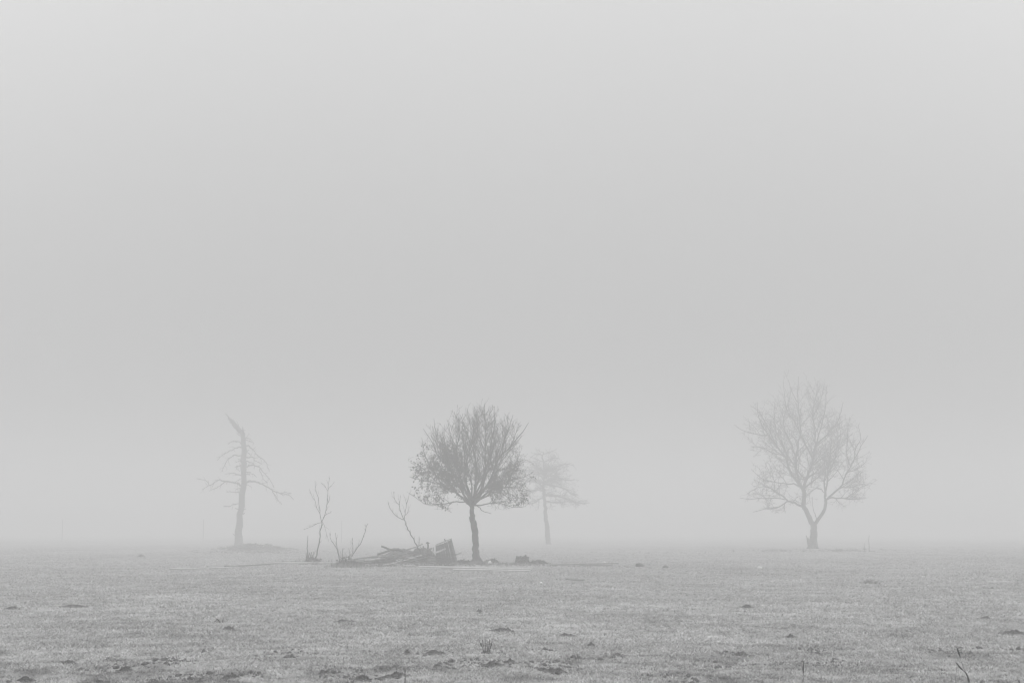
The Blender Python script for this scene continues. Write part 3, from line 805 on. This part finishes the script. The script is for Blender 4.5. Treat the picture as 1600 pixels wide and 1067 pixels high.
def pole(pts, d0, d1, r0, r1, m, label, name='pole', cat='pole', group=GB, YB=None):
    Yb = YB or YH; n = len(pts); W = []; R = []
    for i, (x, y) in enumerate(pts):
        f = i / (n - 1); W.append(P(x, y, Yb + d0 + (d1 - d0) * f)); R.append((r0 + (r1 - r0) * f) * Yb / F)
    W, R = smooth_path(W, R, 3); mb = MB(); mb.tube(W, R, 8, .08)
    return tag(mb.build(name, m, origin=W[len(W) // 2], smooth=False), label, cat, group)
pole(K([(440, 722), (560, 700), (650, 688), (740, 674)]), -.2, .3, .9, .7, M_PLANKM, 'long thin pole sloping up from the shrub onto the heap')
pole(K([(725, 603), (760, 615), (800, 632), (870, 628)]), .3, .5, 1.3, 2.0, M_PLANKD, 'crooked dark log end jutting up at the left of the heap', 'log', 'log')
pole(K([(690, 672), (760, 650), (830, 628), (905, 640)]), .4, .2, 1.6, 1.9, M_PLANKD, 'thick dark log along the crest of the heap', 'log', 'log')
pole(K([(880, 655), (950, 628), (1010, 610), (1068, 584)]), .2, .5, 1.0, .8, M_PLANKM, 'pole crossing behind the leaning sapling with its tip in the air')
pole(K([(1105, 700), (1112, 640), (1114, 600), (1110, 575)]), .1, .2, 1.5, 1.2, M_PLANKD, 'short upright stub with a knobbed top beside the crate', 'stake', 'stake')
pole(K([(1098, 578), (1110, 572), (1124, 580)]), .15, .2, 1.2, .8, M_PLANKD, 'knob of wood lying on the short upright stub', 'wood_knob', 'wood')
board(*K([(790, 752)])[0], *K([(1060, 678)])[0], -.5, -.1, 1.8, M_PLANKP, 'long bleached board slanting up the front of the heap')
board(*K([(850, 722)])[0], *K([(985, 690)])[0], -.3, -.1, 1.6, M_PLANKP, 'short bleached board above the long slanting one')
board(*K([(735, 762)])[0], *K([(830, 745)])[0], -.7, -.5, 1.8, M_PLANKP, 'small pale board at the front foot of the heap')
board(*K([(500, 712)])[0], *K([(700, 690)])[0], -.3, .0, 1.4, M_PLANKM, 'grey board flat at the left end of the heap')
board(*K([(590, 720)])[0], *K([(720, 705)])[0], -.5, -.3, 1.5, M_PLANKP, 'narrow pale board under the sloping pole')
board(*K([(700, 700)])[0], *K([(860, 655)])[0], -.2, .1, 3.2, M_PLANKD, 'dark wide board lying up the left slope of the heap')
board(*K([(860, 668)])[0], *K([(1040, 645)])[0], -.1, .1, 2.6, M_PLANKD, 'dark board in the hollow of the heap under the sapling')
board(*K([(760, 690)])[0], *K([(940, 662)])[0], -.3, -.1, 1.5, M_PLANKM, 'grey board in the middle of the heap')
board(*K([(880, 770)])[0], *K([(1010, 765)])[0], -.9, -.8, 1.6, M_PLANKP, 'pale board end on the grass before the heap')
board(*K([(960, 735)])[0], *K([(1110, 700)])[0], -.5, -.4, 2.4, M_PLANKD, 'broad dark board sagging towards the crate')
board(*K([(1060, 735)])[0], *K([(1075, 600)])[0], .0, .1, 2.0, M_PLANKD, 'upright dark board standing in the heap left of the stub', edge=True)
board(*K([(1145, 720)])[0], *K([(1160, 612)])[0], -.2, .0, 1.4, M_PLANKM, 'upright pale slat leaning on the left of the crate', edge=True)
board(*K([(1085, 640)])[0], *K([(1150, 620)])[0], .1, .1, 1.6, M_PLANKM, 'short board wedged between stub and crate')
board(*K([(1305, 568)])[0], *K([(1352, 735)])[0], -.1, -.15, 1.5, M_PLANKM, 'plank leaning against the right side of the crate', edge=True)
board(*K([(530, 745)])[0], *K([(640, 738)])[0], -.6, -.5, 1.2, M_PLANKM, 'thin lath in the grass below the sloping pole')

# the tipped box of boards at the right end of the heap
kx = K([(1178, 604), (1292, 560), (1338, 738), (1188, 748)])
c0 = GP(697, 880)
box = empty('crate', c0, 'tipped dark box of rough boards with pale lid edge at the heap right end', 'crate')
Yf = YH - .35; Yb_ = YH + .55
fTL, fTR, fBR, fBL = [P(x, y, Yf) for x, y in kx]
off = Vector((.05, Yb_ - Yf, .06))
n_ = 7
for i in range(n_):    # front boards stand upright
    a0 = fTL.lerp(fTR, (i + .5) / n_); b0 = fBL.lerp(fBR, (i + .5) / n_)
    wd = (fTR - fTL).length / n_ * (.985 if i % 2 else .99)
    mb = MB(); j = Vector((0, random.uniform(-.012, .012), random.uniform(-.02, .02)))
    mb.beam(b0 + j, a0 + j, wd, .028, Vector((0, -1, 0)), jag=.015, nseg=3, bow=random.uniform(-.01, .01)); mb.build('plank', M_PLANKD, box)
for i in range(6):    # right side
    a0 = (fTR).lerp(fTR + off, (i + .5) / 6); b0 = fBR.lerp(fBR + off, (i + .5) / 6)
    mb = MB(); mb.beam(b0, a0, .155, .028, Vector((1, 0, .2)), jag=.02); mb.build('plank', M_PLANKD, box)
for i in range(6):    # left side
    a0 = fTL.lerp(fTL + off, (i + .5) / 6); b0 = fBL.lerp(fBL + off, (i + .5) / 6)
    mb = MB(); mb.beam(b0, a0, .155, .028, Vector((-1, 0, .2)), jag=.02); mb.build('plank', M_PLANKD, box)
for i in range(6):    # lid
    o_ = off * ((i + .4) / 6) + Vector((0, -.03, .035))
    a0 = fTL + o_ - (fTR - fTL) * .04; b0 = fTR + o_ + (fTR - fTL) * .03
    mb = MB(); mb.beam(a0, b0, .145, .035, Vector((0, 0, 1)), jag=.03)
    pl = mb.build('lid_board', M_PLANKP if i == 0 else M_PLANKM, box)
    if i == 0: pl['label'] = 'bleached front board of the lid'
mb = MB(); q0 = P(*K([(1163, 662)])[0], Yf - .05); q1 = P(*K([(1262, 622)])[0], Yf - .05); mb.beam(q0, q1, .07, .03, Vector((0, -1, .1)), jag=.02)
mb.build('brace', M_PLANKP, box)['label'] = 'pale slanting brace nailed across the front'
mb = MB(); q0 = P(*K([(1190, 725)])[0], Yf - .05); q1 = P(*K([(1322, 705)])[0], Yf - .05); mb.beam(q0, q1, .06, .03, Vector((0, -1, .1)), jag=.02); mb.build('brace', M_PLANKD, box)
pole(K([(1262, 566), (1256, 553), (1250, 544)]), -.1, .0, 1.3, .8, M_PLANKD, 'short wooden peg lying on top of the crate lid', 'peg', 'peg', None)

# boards and poles lying flat on the grass
GL = 'boards and poles lying in the grass'
def lying(px0, py0, px1, py1, wd, m, label, th=.05, name='board'):
    a = GP(px0, py0); b = GP(px1, py1); n = 8; mb = MB()
    L = [a.lerp(b, i / n) for i in range(n + 1)]
    zz = max(G(p.x, p.y) - (a.z + (b.z - a.z) * i / n) for i, p in enumerate(L))
    lift = Vector((0, 0, max(zz, 0) + th * .5 + .02))
    mb.beam(a + lift + Vector((0, 0, wd * .1)), b + lift + Vector((0, 0, wd * .1)), wd * .42, th * .6, Vector((0, -.55, .83)), jag=.05, nseg=6, bow=random.uniform(-.015, .02))
    return tag(mb.build(name, m, origin=a.lerp(b, .5)), label, 'board' if name == 'board' else name, GL)
lying(654, 887.5, 829, 891.5, .20, M_LATH, 'longest pale board lying in front of the fruit tree, upper of the pair')
lying(708, 892.5, 828, 895.5, .18, M_LATH, 'pale board lying in the grass just below the longest one')
lying(690, 890.5, 790, 893.3, .10, M_PLANKM, 'grey board between the two pale boards before the fruit tree', .03)
lying(858, 884.5, 966, 881.5, .14, M_PLANKM, 'long grey board lying right of the two dark bushes', .055)
lying(905, 886, 958, 885.2, .12, M_PLANKM, 'grey lath in front of the long grey board')
lying(265, 892, 372, 888.5, .14, M_LATH, 'thin pale pole lying far left in the grass', .06, 'pole')
lying(324, 888, 348, 885.5, .14, M_LATH, 'short bright pole crossing the thin pale one', .07, 'pole')
lying(352, 887.5, 432, 882.5, .16, M_PLANKM, 'grey pole lying left of the stump', .07, 'pole')
lying(431, 878.5, 486, 876.5, .14, M_LATH, 'pale pole lying behind the thin sapling foot', .07, 'pole')
lying(430, 881.5, 525, 881.2, .16, M_LATH, 'straight pale pole lying before stump and sapling', .07, 'pole')
lying(884, 907, 913, 907.6, .10, M_PLANKM, 'short pale stick in open grass right of centre', .04, 'stick')
lying(1048, 879.4, 1064, 879.6, .12, M_LATH, 'short pale stick far off behind the lone stone', .05, 'stick')

q = GP(765, 881); mb = MB()
mb.blob(q + Vector((0, 0, .07)), .085, .08, .08, .10, 9, 6, 3, -.95); tag(mb.build('painted_block', M_WHITE, origin=q), 'small bright white block on the grass at the foot of the fruit tree', 'block')
q = GP(845, 911.5); mb = MB(); mb.blob(q + Vector((0, 0, .02)), .05, .05, .04, .2, 8, 5, 3); tag(mb.build('pale_stone', M_WHITE, origin=q), 'tiny white stone alone in the grass right of the fruit tree', 'stone')
q = GP(944, 881.6); mb = MB(); mb.blob(q + Vector((0, 0, .10)), .07, .07, .05, .2, 8, 5, 3); tag(mb.build('pale_stone', M_WHITE, origin=q), 'small white stone resting on the long grey board', 'stone')
q = GP(999, 886); mb = MB(); mb.blob(q + Vector((0, 0, .06)), .17, .15, .12, .2, 12, 8, 5); tag(mb.build('dark_stone', M_STONE, origin=q), 'dark lone stone in the grass right of the long board', 'stone')
q = GP(1187, 889.5); mb = MB(); mb.blob(q + Vector((0, 0, .04)), .10, .1, .07, .2, 10, 6, 6); tag(mb.build('pale_stone', M_WHITE, origin=q), 'pale small stone in the grass before the large bare tree', 'stone')
q = GP(1040, 887); mb = MB(); mb.blob(q + Vector((0, 0, .03)), .12, .1, .07, .2, 10, 6, 8); tag(mb.build('dark_stone', M_STONE, origin=q), 'small grey stone right of the dark lone stone', 'stone')

# ------------------------------------------------------------------ tufts, bushes, weeds
def bush(px, py, wp, hp, label, cat='bush', seed=0, n=420, mt=M_WEED, name='bush', dense=.6, ls=.085):
    """small scrubby bush: woody stems and a mass of fine twigs and leaves"""
    q = GP(px, py); k = q.y / F; W = wp * k; H = hp * k
    root = empty(name, q, label, cat)
    st = MB(); lv = MB()
    for i in range(n):
        a = random.uniform(0, 6.28); rr = math.sqrt(random.random())
        x = q.x + math.cos(a) * rr * W / 2; y = q.y + W * .3 + math.sin(a) * rr * W * .35
        lim = H * math.sqrt(max(0, 1 - rr * rr)) * (.35 + 1.15 * float(vn(x / (W * .14) + seed, y / .2, 71)))
        z = G(x, y)
        if i % 6 == 0:
            st.tube([Vector((q.x + (x - q.x) * .4, q.y + W * .3 + (y - q.y - W * .3) * .4, G(x, y) - .02)), Vector((x, y, z + lim * .6)), Vector((x + random.uniform(-.05, .05), y, z + lim * 1.12))], [.010, .008, .004], 4)
        for _ in range(3):
            leaf(lv, Vector((x, y, z + lim * random.uniform(.1, 1))) + unit() * .04, ls)
    st.build('stems', M_TWIG, root); l = lv.build('foliage', mt, root); l['kind'] = 'stuff'
    return root
bush(816, 880, 20, 11, 'rounded dark low bush right of the fruit tree', seed=1, n=520)
bush(839, 881, 28, 6.5, 'flatter dark bush touching the rounded one on its right', seed=2, n=520)
bush(768, 878.5, 16, 5, 'small dark weed clump behind the white block', seed=3, n=160)
bush(724, 880.5, 34, 5, 'low scrub between the crate and the fruit tree trunk', seed=4, n=300)
bush(541, 884, 34, 12, 'dense bramble clump at the foot of the whips left of the heap', seed=5, n=300)
bush(488, 879, 24, 9, 'scrubby growth round the foot of the thin sapling', seed=6, n=150)
bush(1215, 861, 46, 4, 'faint low scrub left of the large bare tree foot', seed=7, mt=M_WEEDP, n=60)
bush(1322, 861, 60, 4, 'faint low scrub right of the large bare tree foot', seed=8, mt=M_WEEDP, n=70)
bush(1364, 912, 30, 7, 'grey weed patch in the open grass on the right', seed=9, n=45, mt=M_STRAW)
bush(345, 971, 18, 6, 'small weed tuft above the flat dark molehill', seed=10, n=24, mt=M_STRAW, ls=.03)

hb = empty('brush_heap', GP(395, 860), 'low mound of brush and rubble round the foot of the broken dead tree', 'brush heap')
mb = MB()
for i in range(34):
    px = random.gauss(392, 30); q = GP(px, random.uniform(858.5, 861)); k = q.y / F; wp = random.uniform(9, 24)
    mb.mound(q.x, q.y + random.uniform(0, 1.2), wp * k * .5, wp * k * .4, random.uniform(2.2, 6.2) * k * math.exp(-((px - 392) / 55) ** 2), seed=i + 20, nr=7, na=20, lump=.5)
mb.build('soil', M_BRUSH, hb)
mb = MB()
for i in range(260):
    px = random.gauss(395, 32); q = GP(px, random.uniform(858.5, 861.5)); a = random.uniform(0, 3.14); h = random.uniform(.05, .45) * math.exp(-((px - 395) / 45) ** 2) + .05
    d = Vector((math.cos(a), math.sin(a) * .6, random.uniform(-.2, .35))) * random.uniform(.3, .9)
    mb.tube([q + Vector((0, 0, h)) - d * .5, q + Vector((0, 0, h + .04)), q + Vector((0, 0, h)) + d * .5], [.03, .025, .012], 4)
mb.build('brushwood', M_BRUSH, hb)['kind'] = 'stuff'

# rank grass round the trunks, heap and boards
mb = MB()
for (px, py, wp, n, h) in ((395, 862, 110, 120, .12), (745, 881, 30, 60, .22), (690, 882, 60, 50, .16), (620, 883, 70, 40, .12), (540, 885, 40, 60, .25), (488, 880, 30, 40, .25), (790, 882, 70, 60, .14),
                           (830, 882, 50, 40, .14), (1270, 860, 120, 80, .16), (910, 884, 100, 40, .12), (1040, 864, 200, 40, .1), (395, 863, 90, 50, .10), (780, 1018, 30, 10, .05)):
    for _ in range(n):
        x_ = random.gauss(px, wp / 2.2); q = GP(x_, py + random.uniform(-2, 2)); tuft(mb, q.x, q.y, h * random.uniform(.5, 1.2), 9, .7, .006 * q.y / 30 + .002)
for _ in range(900):
    y = 12.5 * math.exp(random.random() * 1.7); x = random.uniform(-.4, .4) * y
    if float(vn(x / 1.5, y / 2, 81)) < .5: continue
    tuft(mb, x, y, random.uniform(.04, .09), 7, .9, .0028 * max(1, y / 18))
st_ = MB()
for _ in range(3600):
    y = 12.4 + 10 * random.random() ** 1.4; x = random.uniform(-.4, .4) * y
    if float(vn(x / .5, y / .5, 82)) < .48: continue
    tuft(st_, x, y, random.uniform(.022, .055), 5, 1.2, .0026)
tag(st_.build('straw_tufts', M_STRAW), 'small pale straw tufts in the near turf', 'grass', kind='stuff')
tag(mb.build('rank_grass', M_WEEDP), 'longer dry grass tufts round the trunks and boards', 'grass', kind='stuff')

def stalk(px, py, Y, pts, label, head=None, cat='weed', name='weed_stalk', r=.5, mt=M_WEED, heads=None):
    base = P(px, py, Y); q = Vector((base.x, Y, G(base.x, Y)))
    root = empty(name, q, label, cat)
    W = [Vector((q.x, Y, q.z - .02))] + [P(x, y, Y + .01 * i) for i, (x, y) in enumerate(pts)]
    k = Y / F; R = [r * k * (1 - .5 * i / (len(W) - 1)) for i in range(len(W))]
    W2, R2 = smooth_path(W, R, 4); mb = MB(); mb.tube(W2, R2, 6); mb.build('stem', mt, root)
    if heads:
        for (hp, rr) in heads:
            n = len(hp); pr = [P(x, y, Y + .02) for x, y in hp]
            hh, hr = smooth_path(pr, [rr * k * v for v in ([.45, 1.0, .3] if n == 3 else [.5, 1.0, .8, .25])], 4)
            mb = MB(); mb.tube(hh, hr, 7, .15)
            for j in range(26):      # awns and florets
                c = random.choice(hh); d = ((hh[-1] - hh[0]).normalized() + unit() * .6).normalized()
                sd = d.orthogonal() * .0012; mb.tri(c - sd, c + sd, c + d * .022)
            mb.build('seed_head', M_WEED, root)
    return root
YW = 13.6
stalk(1516, 1078, YW, [(1512, 1060), (1508, 1050), (1503, 1036), (1499, 1024), (1496, 1014)], 'tall bent grass stalk with a dark seed head near the right edge',
      heads=[([(1500.5, 1026), (1498, 1019), (1495, 1011)], 1.5)], r=.34)
stalk(1517, 1078, YW - .25, [(1514, 1066), (1510, 1054), (1505, 1047), (1497, 1039), (1494, 1036)], 'shorter grass stalk bowed left with a dark head near the right edge',
      heads=[([(1505, 1047), (1500, 1042), (1494.5, 1035)], 1.3), ([(1516, 1068), (1512, 1056), (1508, 1048)], .9)], r=.36)
stalk(1493, 1078, YW + .1, [(1493, 1062), (1494, 1050), (1495, 1041)], 'pale straight grass stalk left of the two bowed ones', r=.5, mt=M_WEEDP)
stalk(1255, 1066, D(1066), [(1255, 1058), (1255, 1050), (1255, 1040)], 'single dark spike of grass standing in the right foreground',
      heads=[([(1255, 1052), (1255, 1043), (1255.3, 1034)], 1.3)], r=.34)
stalk(633, 1063, D(1063), [(633, 1056), (632.6, 1050), (633, 1045)], 'thin dark stalk standing on the broad soil heap at the front', r=.7,
      heads=[([(633, 1054), (633, 1049), (632.6, 1043)], .9)])
stalk(655, 1052, D(1052), [(655, 1044), (654.5, 1036), (655, 1028)], 'pale dry stalk right of the broad soil heap', r=.5, mt=M_WEEDP)
stalk(483, 962, D(962), [(483, 958), (482.6, 953), (483.4, 947)], 'faint thin stalk in the middle distance on the left', r=.4, mt=M_WEEDP)
stalk(1592, 1074, 14.0, [(1593, 1068), (1592.6, 1064)], 'dark stalk tip at the bottom right corner', r=.7, heads=[([(1593, 1070), (1592.6, 1066), (1592, 1062)], 1.2)])
stalk(1358, 862, D(862), [(1358, 852), (1357.5, 844), (1358, 836)], 'thin bare stake right of the large bare tree', r=.5, cat='stake', name='stake')
stalk(1351, 860, D(860), [(1351, 855), (1351.5, 848)], 'shorter thin stake right of the large bare tree', r=.5, cat='stake', name='stake')

q = GP(760, 1019); th = empty('thistle', q, 'clump of dark dry thistle stalks standing in the open foreground', 'thistle')
for (x0, x1, y1, r) in ((756, 751, 1004, .8), (758, 754, 999, .7), (759, 758, 993, .9), (761, 761, 1001, .7), (763, 765, 998, .8), (764, 769, 1001, .9), (757, 749, 1000, .5), (765, 768, 1006, .6), (762, 763, 1006, .6)):
    d = random.uniform(-.08, .08); Yt = q.y + d
    pts = [P(x0, 1020, Yt), P(x0 * .7 + x1 * .3, 1013, Yt), P(x0 * .2 + x1 * .8, 1006, Yt), P(x1, y1, Yt)]
    mb = MB(); pp, rr = smooth_path(pts, [r * .6 * q.y / F, r * .5 * q.y / F, r * .75 * q.y / F, .25 * q.y / F], 4); mb.tube(pp, rr, 6, .15)
    for j in range(12):
        c = random.choice(pp[4:]); dd = (unit() + Vector((0, 0, .9))).normalized(); sd = dd.orthogonal() * .002; mb.tri(c - sd, c + sd, c + dd * .022)
    mb.build('stalk', M_WEED, th)
mb = MB(); mb.mound(q.x, q.y + .03, .085, .07, .03, seed=77); mb.build('root_clump', M_SOIL, th)
q = GP(816, 1068); mb = MB()
for _ in range(24):
    a = random.uniform(0, 6.28); x = q.x + math.cos(a) * .02; y = q.y + math.sin(a) * .02
    d = Vector((random.uniform(-.2, .5), random.uniform(-.3, .3), 1)).normalized(); mb.tube([Vector((x, y, q.z - .01)), Vector((x, y, q.z)) + d * random.uniform(.02, .045)], [.006, .001], 4)
tag(mb.build('leaf_tuft', M_WEED, origin=q), 'small dark tuft cut by the bottom edge at the centre', 'weed')

# ------------------------------------------------------------------ far fence posts fading out
FP = [(98, 812, 'post of the far fence, leftmost of three faint ones'), (318, 812, 'faint far fence post left of the broken dead tree'), (534, 814, 'faint far fence post behind the shrub whips')]
for (px, py, lab) in FP:
    Yp = 185.0; t = P(px, py, Yp); q = Vector((t.x, Yp, G(t.x, Yp)))
    mb = MB(); mb.tube([Vector((q.x, Yp, q.z - .3)), Vector((q.x + .02, Yp, (q.z + t.z) / 2)), t, t + Vector((0, 0, .06))], [.035, .033, .03, .02], 9, .06)
    tag(mb.build('fence_post', M_POST, origin=q), lab, 'fence post', 'posts of the far fence line')

# ------------------------------------------------------------------ the fog
hz = MB()
x0, x1, y0, y1, z0, z1 = -640, 640, -310, 640, -1.3, 16.5
for v in ((x0, y0, z0), (x1, y0, z0), (x1, y1, z0), (x0, y1, z0), (x0, y0, z1), (x1, y0, z1), (x1, y1, z1), (x0, y1, z1)): hz.v.append(Vector(v))
hz.f += [(3, 2, 1, 0), (4, 5, 6, 7), (0, 1, 5, 4), (1, 2, 6, 5), (2, 3, 7, 6), (3, 0, 4, 7)]
mh = bpy.data.materials.new('fog_air'); mh.use_nodes = True; mh.node_tree.nodes.clear()
ou = mh.node_tree.nodes.new('ShaderNodeOutputMaterial'); pv = mh.node_tree.nodes.new('ShaderNodeVolumePrincipled')
pv.inputs['Color'].default_value = (.925, .925, .925, 1); pv.inputs['Density'].default_value = .0112; pv.inputs['Anisotropy'].default_value = .25
mh.node_tree.links.new(pv.outputs[0], ou.inputs['Volume'])
o = hz.build('haze', mh); tag(o, 'even pale ground fog filling the whole field', kind='stuff')
